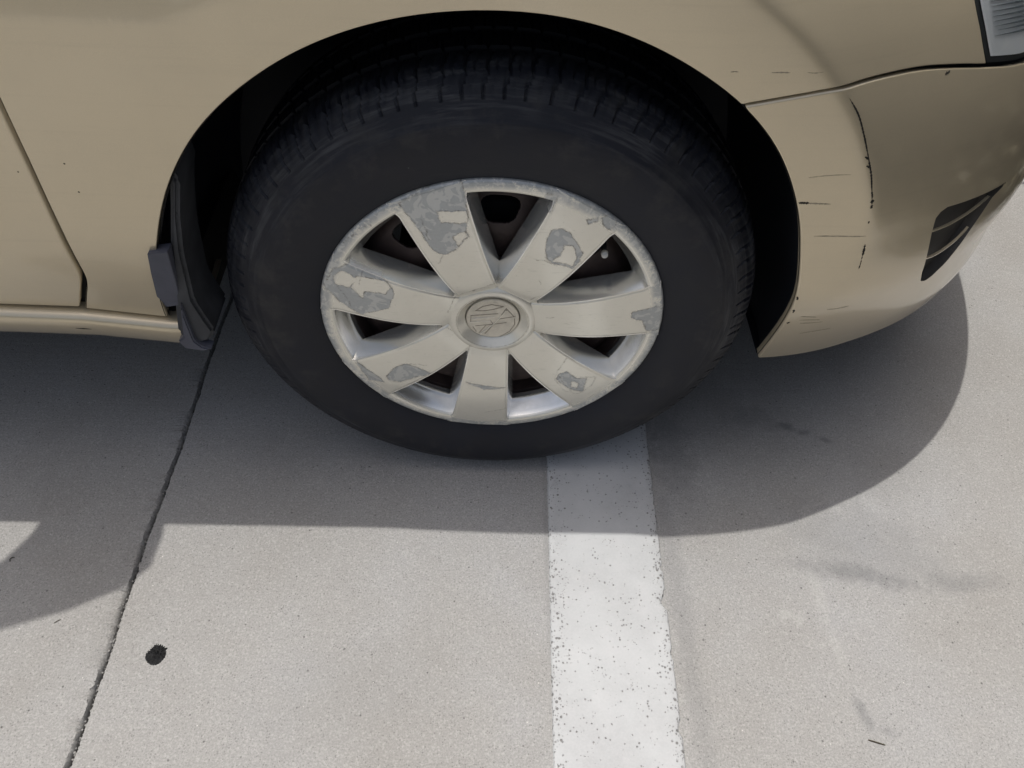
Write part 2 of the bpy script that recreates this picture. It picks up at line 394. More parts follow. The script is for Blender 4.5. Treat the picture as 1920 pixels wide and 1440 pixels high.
def panel(name, G, mat, parent, sides='lrbt', gap=.0022, depth=.012, hole=None, mirror=False, soft=.0012):
    """skin panel on S with rounded, returned edges on the named sides"""
    G = np.array(G); P = S(G[..., 0], G[..., 1]); N = SN(G[..., 0], G[..., 1])
    n, m = P.shape[:2]; NN = N.copy()
    sl = {'l': (np.s_[0, :], np.s_[1, :]), 'r': (np.s_[-1, :], np.s_[-2, :]), 'b': (np.s_[:, 0], np.s_[:, 1]), 't': (np.s_[:, -1], np.s_[:, -2])}
    lat = {}
    for s in sides:
        a, b = sl[s]; l = P[a] - P[b]; l -= (l * N[a]).sum(-1, keepdims=True) * N[a]
        lat[s] = l / np.maximum(np.linalg.norm(l, axis=-1, keepdims=True), 1e-9)
    for s in sides:
        a, b = sl[s]
        P[a] = P[a] - lat[s] * gap
        P[b] = P[a] - lat[s] * soft
    for s in sides:
        a, b = sl[s]
        P[a] = P[a] - N[a] * soft * .6
        NN[a] = NN[a] + lat[s] * .9
    NN /= np.linalg.norm(NN, axis=-1, keepdims=True)
    V = P.reshape(-1, 3).tolist(); NV = NN.reshape(-1, 3).tolist()
    F = grid_faces(n, m, flip=False)
    if hole is not None:
        F, V = cut_hole(G, V, F, m, hole, N.reshape(-1, 3), NV)
    for s in sides:
        a, b = sl[s]; e = P[a]; nn = N[a]; k = len(V)
        V += e.tolist() + (e - nn * depth).tolist(); NV += NN[a].tolist() + lat[s].tolist()
        c = len(e)
        fl = s in 'rb'
        for i in range(c - 1):
            q = (k + i, k + i + 1, k + c + i + 1, k + c + i)
            F.append(q if not fl else q[::-1])
    if mirror:
        k = len(V); V += [(x, 1.70 - y, z) for x, y, z in V]; NV += [(x, -y, z) for x, y, z in NV]
        F += [tuple(k + i for i in f)[::-1] for f in F]
    me = mesh_from(name, V, F, True, None, NV)
    return add_obj(name, me, mat, parent)
def sdf_poly(Pt, poly):
    """signed distance to a closed polygon (negative inside), vectorised"""
    Pt = np.asarray(Pt, float); poly = np.asarray(poly, float)
    d = np.full(len(Pt), 1e9); inside = np.zeros(len(Pt), bool)
    for a, b in zip(poly, np.roll(poly, -1, 0)):
        e = b - a; w = Pt - a; t = np.clip((w @ e) / max(e @ e, 1e-12), 0, 1)
        d = np.minimum(d, np.linalg.norm(w - t[:, None] * e, axis=1))
        c = ((a[1] <= Pt[:, 1]) & (Pt[:, 1] < b[1])) | ((b[1] <= Pt[:, 1]) & (Pt[:, 1] < a[1]))
        xi = a[0] + (Pt[:, 1] - a[1]) / (e[1] if abs(e[1]) > 1e-12 else 1e-12) * e[0]
        inside ^= c & (Pt[:, 0] < xi)
    return np.where(inside, -d, d)
def closest_on(p, poly):
    best = None
    for a, b in zip(poly, np.roll(poly, -1, 0)):
        e = b - a; t = np.clip(((p - a) @ e) / max(e @ e, 1e-12), 0, 1); q = a + t * e
        dd = np.hypot(*(p - q))
        if best is None or dd < best[0]: best = (dd, q)
    return best[1]
HOLE_FACES = []
def cut_hole(G, V, F, m, poly, N, NV):
    Q = G.reshape(-1, 2); sd = sdf_poly(Q, poly)
    keep = [f for f in F if not all(sd[i] < .0008 for i in f) and np.mean([sd[i] for i in f]) > -.0002]
    edges = {}
    for f in keep:
        if min(sd[i] for i in f) > .02: continue
        for a, b in zip(f, f[1:] + f[:1]): edges[tuple(sorted((a, b)))] = edges.get(tuple(sorted((a, b))), 0) + 1
    rim = [e for e, c in edges.items() if c == 1 and max(sd[e[0]], sd[e[1]]) < .015]
    V = [list(v) for v in V]
    for i in {k for e in rim for k in e}:
        q = closest_on(Q[i], poly); V[i] = S(q[0], q[1]).tolist()
    k0 = len(V); mp = {}; HOLE_FACES[:] = [len(keep), len(keep) + len(rim)]
    for e in rim:
        for i in e:
            if i not in mp:
                mp[i] = (len(V), len(V) + 1); v = np.array(V[i])
                c = (poly.mean(0) - Q[i]); cc = S(*poly.mean(0)) - v; cc /= np.linalg.norm(cc)
                V.append((v).tolist()); NV.append((cc + N[i] * .6).tolist()); V.append((v - N[i] * .016).tolist()); NV.append(cc.tolist())
        (a, b), (c, d) = mp[e[0]], mp[e[1]]
        keep.append((a, c, d, b))
    return keep, V

car = bpy.data.objects.new('parked_car', None); COL.objects.link(car)
tag(car, 'gold beige car with scuffed seven spoke hubcap parked across the white line', 'car')

ARCH = [(-.390, .264), (-.379, .339), (-.366, .389), (-.350, .431), (-.336, .471), (-.325, .493), (-.303, .530), (-.289, .550), (-.264, .580), (-.222, .614),
        (-.193, .635), (-.168, .649), (-.140, .661), (-.085, .678), (-.018, .686), (.048, .684), (.104, .671), (.165, .644), (.215, .613), (.260, .569), (.294, .515),
        (.318, .465), (.326, .437), (.337, .399), (.347, .356), (.351, .313), (.354, .266), (.358, .209)]
A = resample(ARCH, 400)
for _ in range(260): A[1:-1] = .5 * A[1:-1] + .25 * (A[:-2] + A[2:])
iA = int(np.argmin(np.abs(A[:200, 1] - .297))); iB = int(np.argmin(np.hypot(A[:, 0] - .215, A[:, 1] - .613)))
SEAM = [(.215, .613), (.261, .622), (.299, .629), (.318, .631), (.347, .632), (.377, .631), (.408, .626), (.442, .618)]
# front fender
na, mr = 260, 70
inner = resample(A[iA:iB + 1], na)
OUT = [(-.478, .313), (-.4715, .3265), (-.4635, .3435), (-.4565, .3575), (-.4517, .3690), (-.4487, .3790), (-.4472, .390), (-.4415, .457), (-.4365, .533), (-.434, .594), (-.433, .70), (-.435, .82), (-.437, .90),
       (-.40, .902), (-.25, .903), (-.1, .902), (.05, .90), (.20, .895), (.30, .87), (.345, .80), (.372, .715), (.397, .677), (.417, .652), (.442, .618)]
outer = resample(OUT, na, False)
sA = resample([tuple(inner[0]), tuple(outer[0])], mr, False); sB = resample(SEAM, mr); sB[0] = inner[-1]; sB[-1] = outer[-1]
Gf = coons(sA, sB, inner, outer, na, mr)
# rows run from the arch (b) to the outer edge (t)
fender = panel('front_fender', Gf, M_PAINT, car)
# front door
DG = OUT[:13]
dl = resample(DG, 120, False)
Gd = coons([(-1.62, z) for z in dl[:, 1]], dl, np.stack([np.linspace(-1.62, dl[0, 0], 90), np.linspace(.330, dl[0, 1], 90)], -1), np.stack([np.linspace(-1.62, dl[-1, 0], 90), np.full(90, dl[-1, 1])], -1), 90, 120)
door = panel('front_door', Gd, M_PAINT, car, gap=.0050)
rp = panel('rear_quarter_panel', coons([(-3.35, z) for z in np.linspace(.33, .9, 12)], [(-1.62, z) for z in np.linspace(.33, .9, 12)], [(x, .33) for x in np.linspace(-3.35, -1.62, 20)], [(x, .9) for x in np.linspace(-3.35, -1.62, 20)], 20, 12), M_PAINT, car)
# bumper
nb, mb = 220, 104
bl = resample(A[iB:][::-1], mb)
u_end = .829
BOT = [(.358, .208), (.398, .205), (.448, .206), (.488, .212), (.531, .214), (.57, .214), (.61, .212), (.70, .208), (u_end, .20)]
bb = resample(BOT, nb)
TOP = SEAM + [(.475, .610), (.56, .60), (.70, .595), (u_end, .60)]
bt = resample(TOP, nb); bl[0] = bb[0]; bl[-1] = bt[0]
br = np.stack([np.full(mb, u_end), np.linspace(bb[-1, 1], bt[-1, 1], mb)], -1)
INTAKE = np.array([(.498, .371), (.477, .438), (.4715, .459), (.473, .466), (.479, .470), (.511, .466), (.542, .4625), (.563, .4625), (.550, .457), (.542, .450), (.535, .411), (.530, .363), (.5235, .346), (.517, .342), (.508, .349)])
bumper = panel('front_bumper', coons(bl, br, bb, bt, nb, mb), M_PAINT, car, sides='lbt', hole=INTAKE, mirror=True)
bumper.data.materials.append(M_VENT)
nf_half = len(bumper.data.polygons) // 2
for i in range(*HOLE_FACES):
    bumper.data.polygons[i].material_index = 1; bumper.data.polygons[nf_half + i].material_index = 1
# vent backing and slats
def offset_patch(name, G, off, mat, parent):
    G = np.array(G); P = S(G[..., 0], G[..., 1]) + SN(G[..., 0], G[..., 1]) * off
    me = mesh_from(name, P.reshape(-1, 3), grid_faces(*G.shape[:2]), True); return add_obj(name, me, mat, parent)
gu, gz = np.meshgrid(np.linspace(.445, .60, 20), np.linspace(.33, .49, 20), indexing='ij')
offset_patch('vent_backing', np.stack([gu, gz], -1), -.0125, M_VENT, bumper)
def ribbon(name, pts, w, off, mat, parent, thick=.0008, n=60, jitter=0., taper=True, smooth=True):
    """thin raised strip on the body surface following pts"""
    c = resample(pts, n, smooth and len(pts) > 2); d = np.gradient(c, axis=0); d /= np.maximum(np.linalg.norm(d, axis=1, keepdims=True), 1e-9)
    s = np.stack([-d[:, 1], d[:, 0]], -1)
    hw = np.array([w * .5 * ((min(1, 6 * min(i, n - 1 - i) / n) if taper else 1)) * (1 + jitter * fbm(i * .55, w * 900 + pts[0][0] * 50)) for i in range(n)])
    hw = np.maximum(hw, .00008)[:, None]
    a, b = c - s * hw, c + s * hw
    rows = [S(*a.T) + SN(*a.T) * (off - thick), S(*a.T) + SN(*a.T) * off, S(*b.T) + SN(*b.T) * off, S(*b.T) + SN(*b.T) * (off - thick)]
    V = np.stack(rows, 1).reshape(-1, 3)
    return add_obj(name, mesh_from(name, V, grid_faces(n, 4), True, 40), mat, parent)
ribbon('vent_slat', [(.470, .4375), (.500, .4365), (.524, .441), (.549, .452)], .0017, -.003, M_PAINT, bumper, .0028, 40, taper=False)
ribbon('vent_slat', [(.480, .397), (.508, .3925), (.527, .401), (.541, .4215)], .0017, -.003, M_PAINT, bumper, .0028, 40, taper=False)

# cracked paint along the crease and scratches
CR = [(.3093, .6191), (.3239, .603), (.3376, .582), (.3506, .5598), (.3636, .5361), (.3775, .5042)]
ribbon('crack', CR, .0009, .0003, M_CRACK, bumper, .0006, 120, .6)
ribbon('crack', CR[:4], .0015, .0003, M_CRACK, bumper, .0006, 90, .8)
ribbon('crack', [(.3510, .559), (.3636, .5361), (.3700, .521)], .0015, .0003, M_CRACK, bumper, .0006, 60, 1.3)
for a, b, w in (((.3705, .520), (.3745, .512), .0016), ((.3752, .510), (.3770, .505), .0030), ((.3775, .5035), (.3785, .499), .0022), ((.3925, .4516), (.3975, .430), .0022), ((.3978, .429), (.400, .416), .0009), ((.3830, .483), (.3835, .480), .0012),
                ((.3520, .5572), (.3470, .5600), .0018), ((.3570, .5480), (.3525, .5500), .0016)):
    ribbon('crack', [a, tuple((np.array(a) + b) / 2 + (.0003, 0)), b], w, .0003, M_CRACK, bumper, .0006, 24, 1.0)
M_SCR2 = mat_simple('light_scuff', (.33, .285, .20), .6, var=.3, scale=300)
for pts, w, mt in (([(.3000, .5068), (.305, .5066), (.3117, .5063)], .0024, M_SCRATCH), ([(.310, .5062), (.322, .5056), (.334, .5050)], .0016, M_SCR2), ([(.3317, .4631), (.36, .4632), (.3885, .4629)], .0010, M_SCR2),
                   ([(.1946, .6432), (.198, .6438), (.2014, .6435)], .0008, M_SCR2), ([(.2304, .6432), (.238, .6434), (.2469, .6433)], .0009, M_SCR2), ([(.262, .6435), (.268, .6430), (.276, .6438)], .0006, M_SCR2),
                   ([(.3439, .3741), (.3459, .3713), (.3465, .3680)], .0020, M_SCRATCH), ([(.3500, .3480), (.3520, .3450), (.3521, .3413)], .0020, M_SCRATCH), ([(.3550, .3190), (.3565, .3175), (.3575, .3170)], .0030, M_SCRATCH),
                   ([(.3659, .3319), (.376, .330), (.387, .3281)], .0010, M_SCR2), ([(.368, .3230), (.380, .322), (.395, .3200)], .0009, M_SCR2), ([(.3846, .2852), (.40, .287), (.4236, .2883)], .0010, M_SCR2), ([(.372, .315), (.385, .3135), (.402, .313)], .0010, M_SCR2),
                   ([(.300, .5371), (.32, .5395), (.3403, .5405)], .0007, M_SCR2), ([(.393, .3450), (.405, .3440), (.42, .3460)], .0008, M_SCR2), ([(.4000, .6215), (.4030, .6222), (.4040, .6220)], .0025, M_SCRATCH)):
    ribbon('scratch', pts, w, .00025, mt, fender if pts[0][1] > .635 else bumper, .0005, 24, .9)
for pts, w in (([(-.405, .531), (-.4045, .5305), (-.4035, .530)], .0014), ([(-.4045, .4985), (-.4040, .498), (-.4030, .4975)], .0014), ([(-.452, .52), (-.4515, .5195), (-.4508, .519)], .0012)):
    ribbon('stone_chip', pts, w, .00025, M_SCRATCH, fender if pts[0][0] > -.43 else door, .0005, 10, .5)

# inner structure behind the panel gaps
def backing():
    V, F = [], []
    for G in (coons(sA, sB, inner + (inner - outer) * .0, outer * 1.0, na, mr)[::6, ::6], ):
        P = S(G[..., 0], G[..., 1]) - SN(G[..., 0], G[..., 1]) * .0135
        k = len(V); V += P.reshape(-1, 3).tolist(); F += grid_faces(*G.shape[:2], off=k)
    for u0, u1, z0, z1 in ((-1.7, -.40, .28, .92), (.16, .83, .575, .70)):
        gu, gz = np.meshgrid(np.linspace(u0, u1, 60), np.linspace(z0, z1, 24), indexing='ij')
        if u0 > 0:
            keep = gz > (.60 + .0 * gu)
        P = S(gu, gz) - SN(gu, gz) * .0150
        k = len(V); V += P.reshape(-1, 3).tolist(); f = grid_faces(60, 24, off=k)
        if u0 > 0: f = [q for q in f if np.hypot(V[q[0]][0], V[q[0]][2] - .305) > .385]
        else: f = [q for q in f if V[q[0]][0] < -.405]
        F += f
    add_obj('inner_structure', mesh_from('inner_structure', V, F, True), M_DARK, car)
backing()

# sill moulding under the door
xs = np.concatenate([np.linspace(-3.3, -.7, 10), np.linspace(-.69, -.372, 60)])
prof = [(.012, .0005), (.0035, -.0005), (-.0040, -.0022), (-.0085, -.0052), (-.0105, -.0092), (-.0105, -.0140), (-.0070, -.0250), (.0005, -.0420), (.0060, -.0500), (.0140, -.0545), (.05, -.057), (.16, -.045)]
V = []
for x in xs:
    zt = np.interp(x, [-3.3, -.571, -.478, -.384], [.325, .3145, .3115, .2955]); y0 = float(S(min(x, -.372), zt)[1])
    for dy, dz in prof: V.append((x, y0 + dy, zt + dz))
sill = add_obj('sill_moulding', mesh_from('sill_moulding', V, grid_faces(len(xs), len(prof), flip=True), True, 75), M_PAINT, car)
def strip3(name, pts, w, mat, parent):
    V = []
    for i, p in enumerate(pts):
        k = w * (.3 + .7 * math.sin(math.pi * i / (len(pts) - 1)))
        V += [(p[0], p[1], p[2] - k / 2), (p[0], p[1], p[2] + k / 2)]
    return add_obj(name, mesh_from(name, V, grid_faces(len(pts), 2), False), mat, parent)
zt = .3125; y0 = float(S(-.48, zt)[1])
strip3('scratch', [(-.494, y0 - .0076, zt - .0250), (-.485, y0 - .0074, zt - .0255), (-.476, y0 - .0071, zt - .0265)], .0018, M_SCRATCH, sill)

# headlight: lens, dark seal, reflector with ribs
HL = [(.393, .677), (.413, .652), (.437, .619)]
hz = np.linspace(0, 1, 30)
def hl_u(z): return np.interp(z, [.612, .619, .652, .677, .715, .80, .87], [.446, .443, .418, .398, .376, .347, .31])
def hl_b(u): return np.interp(u, [.437, .475, .56, .70], [.619, .610, .600, .60])
def hl_grid(inset_u, inset_b, n=40, m=40):
    left = [(hl_u(z) + inset_u, z) for z in np.linspace(hl_b(.44) + inset_b, .84, m)]
    right = [(.66, z) for z in np.linspace(.60 + inset_b, .84, m)]
    bot = [(u, hl_b(u) + inset_b) for u in np.linspace(left[0][0], .66, n)]
    top = [(u, .84) for u in np.linspace(left[-1][0], .66, n)]
    return coons(left, right, bot, top, n, m)
hlroot = offset_patch('headlight', hl_grid(.0015, .002), -.004, M_SEAL, car)
offset_patch('reflector', hl_grid(.0052, .0070), -.0030, M_CHROME, hlroot)
for k in range(26):
    z = .637 + k * .0041
    if k == 0: continue
    u0 = float(hl_u(z)) + .0105 + .003 * rng.random()
    ribbon('lens_rib', [(u0, z), (u0 + .06, z - .008), (u0 + .16, z - .014)], .0017, -.0012, M_RIB, hlroot, .0016, 24, taper=True)
offset_patch('lens', hl_grid(.0048, .0062), .0000, M_GLASS, hlroot)

# ------------------------------------------------------------------ rest of the car above and behind the frame
def loft(name, rows, mat, parent, sharp=40):
    n, m = len(rows), len(rows[0])
    return add_obj(name, mesh_from(name, [p for r in rows for p in r], grid_faces(n, m), True, sharp), mat, parent)
hu = np.linspace(-.46, .62, 40); rows = []
for u in hu:
    p = S(u, .905); a = p[1]; b = 1.70 - a
    rows.append([(p[0], a + (b - a) * t, .905 + .10 * math.sin(math.pi * t) ** .7 * min(1, (.66 - p[0]) / .5)) for t in np.linspace(0, 1, 16)])
loft('bonnet', rows, M_PAINT, car)
G = coons([(.345, z) for z in np.linspace(.80, .905, 8)], [(.80, z) for z in np.linspace(.80, .905, 8)], [(u, .84) for u in np.linspace(.345, .80, 30)], [(u, .905) for u in np.linspace(.345, .80, 30)], 30, 8)
offset_patch('nose_panel', G, -.001, M_PAINT, car)
G = coons([(.66, z) for z in np.linspace(.60, .84, 8)], [(.829, z) for z in np.linspace(.60, .84, 8)], [(u, .60) for u in np.linspace(.66, .829, 12)], [(u, .84) for u in np.linspace(.66, .829, 12)], 12, 8)
offset_patch('grille', G, -.02, M_BLACK, car)
def cross(x, ya, za, yb, zb, top): return [(x, ya, za), (x, yb, zb), (x, .45, top), (x, .85, top + .02), (x, 1.25, top), (x, 1.70 - yb, zb), (x, 1.70 - ya, za)]
loft('windscreen', [cross(-.44, .02, .905, .05, .93, .985), cross(-1.05, .03, .92, .20, 1.40, 1.46)], M_WINDOW, car)
loft('roof', [cross(-1.05, .03, .92, .20, 1.40, 1.46), cross(-1.7, .01, .92, .18, 1.46, 1.52), cross(-2.7, .01, .92, .20, 1.42, 1.48), cross(-3.3, .05, .90, .22, 1.0, 1.05)], M_PAINT, car)
V = []; F = []
fl = [(.62, .16), (.40, .10), (.40, .34), (-.38, .34), (-.38, .10), (-3.3, .10), (-3.3, 1.6), (-.38, 1.6), (-.38, 1.36), (.40, 1.36), (.40, 1.6), (.62, 1.54)]
for z in (.215, .30): V += [(x, y, z) for x, y in fl]
n = len(fl); F = [tuple(range(n))[::-1], tuple(range(n, 2 * n))] + [(i, (i + 1) % n, n + (i + 1) % n, n + i) for i in range(n)]
add_obj('floor_pan', mesh_from('floor_pan', V, F, False), M_DARK, car)
bx = lambda x0, x1, y0, y1, z0, z1: ([(x0, y0, z0), (x1, y0, z0), (x1, y1, z0), (x0, y1, z0), (x0, y0, z1), (x1, y0, z1), (x1, y1, z1), (x0, y1, z1)], [(0, 3, 2, 1), (4, 5, 6, 7), (0, 1, 5, 4), (1, 2, 6, 5), (2, 3, 7, 6), (3, 0, 4, 7)])
V, F = bx(-.40, .40, .345, 1.355, .25, .78); add_obj('engine_bay', mesh_from('engine_bay', V, F, False), M_DARK, car)
ub = resample(BOT, 40); rows = []
for u, z in ub:
    p = S(u, z); rows.append([(p[0], p[1] + .006 + (1.688 - 2 * p[1]) * t, p[2] + .004 + .008 * math.sin(math.pi * t)) for t in np.linspace(0, 1, 8)])
loft('undertray', rows, M_BLACK, car)
# door mirror (casts the rounded shadow at the left)
MZ = 1.0
secs = [(.030, -.790, -.625, .965, 1.000), (-.01, -.795, -.620, .962, 1.005), (-.055, -.820, -.624, .950, 1.030), (-.085, -.853, -.652, .940, 1.050), (-.115, -.90, -.712, .935, 1.065), (-.140, -.94, -.785, .935, 1.070), (-.158, -.96, -.85, .945, 1.065), (-.165, -.95, -.89, .97, 1.04)]
V = []; K = 24
for y, xb, xf, z0, z1 in secs:
    for k in range(K):
        a = 2 * math.pi * k / K; c, s = math.cos(a), math.sin(a)
        c = math.copysign(abs(c) ** .7, c); s = math.copysign(abs(s) ** .7, s)
        V.append(((xb + xf) / 2 + (xf - xb) / 2 * c, y, (z0 + z1) / 2 + (z1 - z0) / 2 * s))
F = []
for i in range(len(secs) - 1):
    for k in range(K): F.append((i * K + k, (i + 1) * K + k, (i + 1) * K + (k + 1) % K, i * K + (k + 1) % K))
F.append(tuple(range((len(secs) - 1) * K, len(secs) * K)))
add_obj('door_mirror', mesh_from('door_mirror', V, F, True, 50), M_PAINT, car)

# ------------------------------------------------------------------ wheel well, flap
wa = resample(A, 160); P0 = S(wa[:, 0], wa[:, 1]); N0 = SN(wa[:, 0], wa[:, 1])
rad = np.stack([wa[:, 0], 0 * wa[:, 0], wa[:, 1] - WC], -1); rad /= np.linalg.norm(rad, axis=1, keepdims=True)
rows = [P0 - N0 * .0035 + rad * .0005, P0 + [0, .012, 0] + rad * .004, P0 + [0, .035, 0] + rad * .010, P0 * [1, 0, 1] + [0, .10, 0] + rad * .012, P0 * [1, 0, 1] + [0, .25, 0] + rad * .008, P0 * [.97, 0, .985] + [0, .335, 0]]
V = np.stack(rows, 1).reshape(-1, 3)
liner = add_obj('wheel_well_liner', mesh_from('wheel_well_liner', V, grid_faces(160, len(rows), flip=True), True, 60), M_LINER, car)
# inboard wall of the well
V = [(0, .334, .36)] + [tuple(p) for p in rows[-1]]; F = [(0, i, i + 1) for i in range(1, 160)]
add_obj('inner_wing', mesh_from('inner_wing', V, F, True), M_LINER, car)
# front lower corner of the liner
def extrude_y(name, poly, y0, y1, mat, parent, bev=.002, y0f=None, taper=None):
    bm = bmesh.new(); n = len(poly)
    a = [bm.verts.new((x, (y0f(x, z) if y0f else y0), z)) for x, z in poly]
    b = [bm.verts.new((x + (taper[0] if taper else 0), y1, z + (taper[1] if taper else 0))) for x, z in poly]
    fa = bm.faces.new(a); fb = bm.faces.new(b[::-1])
    for i in range(n): bm.faces.new((a[(i + 1) % n], a[i], b[i], b[(i + 1) % n]))
    bmesh.ops.recalc_face_normals(bm, faces=bm.faces)
    bmesh.ops.bevel(bm, geom=[e for e in bm.edges], offset=bev, segments=2, affect='EDGES', clamp_overlap=True)
    me = bpy.data.meshes.new(name); bm.to_mesh(me); bm.free(); me.shade_smooth(); me.set_sharp_from_angle(angle=math.radians(40))
    return add_obj(name, me, mat, parent)
FL = [(-.314, .522), (-.328, .471), (-.341, .426), (-.359, .349), (-.371, .292), (-.366, .280), (-.352, .272), (-.336, .281), (-.327, .296), (-.332, .315), (-.338, .345), (-.331, .415), (-.321, .464), (-.309, .505)]
flap = extrude_y('mud_flap', [tuple(p) for p in FL], -.020, .045, M_FLAP, car, .004)
PADP = [(-.3620, .423), (-.3400, .427), (-.3450, .39), (-.3510, .358), (-.3580, .3350), (-.3730, .3320), (-.3780, .350), (-.3690, .392)]
pad = extrude_y('flap_tab', PADP, -.03, -.0165, M_PAD, flap, .0026, y0f=lambda x, z: float(S(x, z)[1]) - .0060)
SD = [(-.352, .345), (-.363, .292), (-.372, .283), (-.366, .272), (-.345, .268), (-.334, .272), (-.345, .275), (-.352, .285)]
extrude_y('flap_lip', SD, -.026, -.010, M_PAD, flap, .0018)

# ------------------------------------------------------------------ wheel
WHEEL = Vector((0, 0, WC))
def wheel_obj(name, me, mat, parent):
    o = add_obj(name, me, mat, parent); return o
RT = .315
tprof = [(.060, .196), (.030, .1965), (.008, .199), (.0025, .2015), (-.0005, .2050), (-.0030, .2095), (-.0058, .2150), (-.0085, .2230), (-.0108, .2330), (-.0122, .2440), (-.0124, .2545),
         (-.0116, .2625), (-.0104, .2690), (-.0100, .2700), (-.0086, .2722), (-.0080, .2732), (-.0046, .2810), (-.0040, .2822), (-.0016, .2856), (-.0006, .2880), (.0030, .2940), (.0070, .2995), (.0115, .3045), (.0170, .3090), (.0240, .3122), (.0330, .3142), (.0400, .3150), (.0405, .3085),
         (.0475, .3085), (.0480, .3154), (.0650, RT), (.0780, RT), (.0785, .3085), (.0865, .3085), (.0870, RT), (.1050, RT), (.1170, .3155), (.1175, .3085), (.1245, .3085), (.1250, .3150), (.1420, .3130), (.1560, .3060), (.1660, .290), (.172, .255), (.165, .215), (.15, .198)]
NA = 840
Vt = []; rr = random.Random(3)
pitches = []; a = 0
while a < NA:
    p = rr.choice((8, 9, 10, 11, 9)); pitches.append(a); a += p
gmain = set(pitches); ghalf = set(p + 5 for p in pitches)
gw = {}
for p in pitches: gw[p] = 1.0
for p in ghalf: gw.setdefault(p % NA, .55)
for i in range(NA):
    for y, r in tprof:
        ii = i
        # shoulder grooves drift round with width across the tread
        if .2925 <= r and -.001 < y < .0405:
            ii = int(round(i + (y - .004) * 120)) % NA
            k = gw.get(ii, 0)
            lim = .2925 if k >= .8 else .2985
            if k and r > lim: r = r - .0042 * k
        elif y > .0475 and r > .31:
            k = gw.get(int(round(i - (y - .06) * 200)) % NA, 0)
            if k == 1.0: r -= .005
        a = 2 * math.pi * i / NA
        x, z = r * math.cos(a), r * math.sin(a)
        if z < -.29:
            # flattened contact patch and slight sidewall bulge
            lim = -WC + .0004
            if z < lim: z = lim
        if z < -.2 and y < .02: y -= .005 * max(0, (-z - .2) / .105) * math.exp(-((r - .262) / .03) ** 2)
        Vt.append((x, y, z))
steel = bpy.data.objects
# steel wheel: dished disc with eight oval vents, and the rim barrel
def steel_wheel():
    NA2, radii = 768, None
    rp = [(.010, .2000), (.020, .1960), (.030, .1890), (.034, .1800), (.036, .1740)]
    disc_r = np.linspace(.172, .02, 160)
    V, F = [], []
    yy = lambda r: .041 - .010 * math.exp(-((r - .115) / .03) ** 2) + .012 * sst((r - .155) / .02)
    cols = [(y, r) for y, r in rp] + [(float(yy(r)), float(r)) for r in disc_r]
    m = len(cols); holed = set()
    for i in range(NA2):
        a = 2 * math.pi * i / NA2
        for y, r in cols: V.append((r * math.cos(a), y, r * math.sin(a)))
    def inside(a, r):
        k = (math.degrees(a) - 88) % 45; k = min(k, 45 - k)
        dx = math.radians(k) * r; rc = .1385
        hw = .0205 + (r - rc) * .30
        return (abs(dx) / hw) ** 3 + (abs(r - rc) / .0165) ** 3 < 1
    for f in grid_faces(NA2, m, wrap=True):
        cx = sum(V[i][0] for i in f) / 4; cz = sum(V[i][2] for i in f) / 4
        if inside(math.atan2(cz, cx) % (2 * math.pi), math.hypot(cx, cz)): continue
        F.append(f)
    k = len(V)
    barrel = [(.010, .2000), (.004, .2015), (.06, .186), (.15, .186), (.17, .20)]
    for i in range(96):
        a = 2 * math.pi * i / 96
        for y, r in barrel: V.append((r * math.cos(a), y, r * math.sin(a)))
    F += grid_faces(96, len(barrel), off=k, wrap=True)
    return mesh_from('wheel', V, F, True, 50)
wheel = add_obj('wheel', steel_wheel(), M_STEEL, car); wheel.location = WHEEL
m_sol = wheel.modifiers.new('thickness', 'SOLIDIFY'); m_sol.thickness = .004; m_sol.offset = -1
tyre = add_obj('tyre', mesh_from('tyre', Vt, grid_faces(NA, len(tprof), wrap=True), True, 32), M_RUB, wheel)
# brake drum behind the disc
V = []
dprof = [(.075, .0), (.075, .118), (.080, .122), (.20, .122), (.20, .0)]
for i in range(64):
    a = 2 * math.pi * i / 64
    for y, r in dprof: V.append((r * math.cos(a), y, r * math.sin(a)))
add_obj('brake_disc', mesh_from('brake_disc', V, grid_faces(64, 5, wrap=True), True, 40), M_DARK, wheel)
# valve stem with pale cap
va = math.radians(39); vr = .158
bm = bmesh.new()
bmesh.ops.create_cone(bm, cap_ends=True, segments=12, radius1=.0042, radius2=.0030, depth=.022, matrix=Matrix.Translation((vr * math.cos(va), .024, vr * math.sin(va))) @ Matrix.Rotation(math.pi / 2, 4, 'X'))
me = bpy.data.meshes.new('valve_stem'); bm.to_mesh(me); bm.free(); me.shade_smooth(); me.set_sharp_from_angle(angle=.7)
vst = add_obj('valve_stem', me, M_BLACK, wheel)
bm = bmesh.new()
bmesh.ops.create_cone(bm, cap_ends=True, segments=12, radius1=.0044, radius2=.0036, depth=.007, matrix=Matrix.Translation((vr * math.cos(va), .0115, vr * math.sin(va))) @ Matrix.Rotation(math.pi / 2, 4, 'X'))
bmesh.ops.bevel(bm, geom=bm.edges[:], offset=.0008, segments=2, affect='EDGES')
me = bpy.data.meshes.new('valve_cap'); bm.to_mesh(me); bm.free(); me.shade_smooth()
add_obj('valve_cap', me, M_VALVE, wheel)

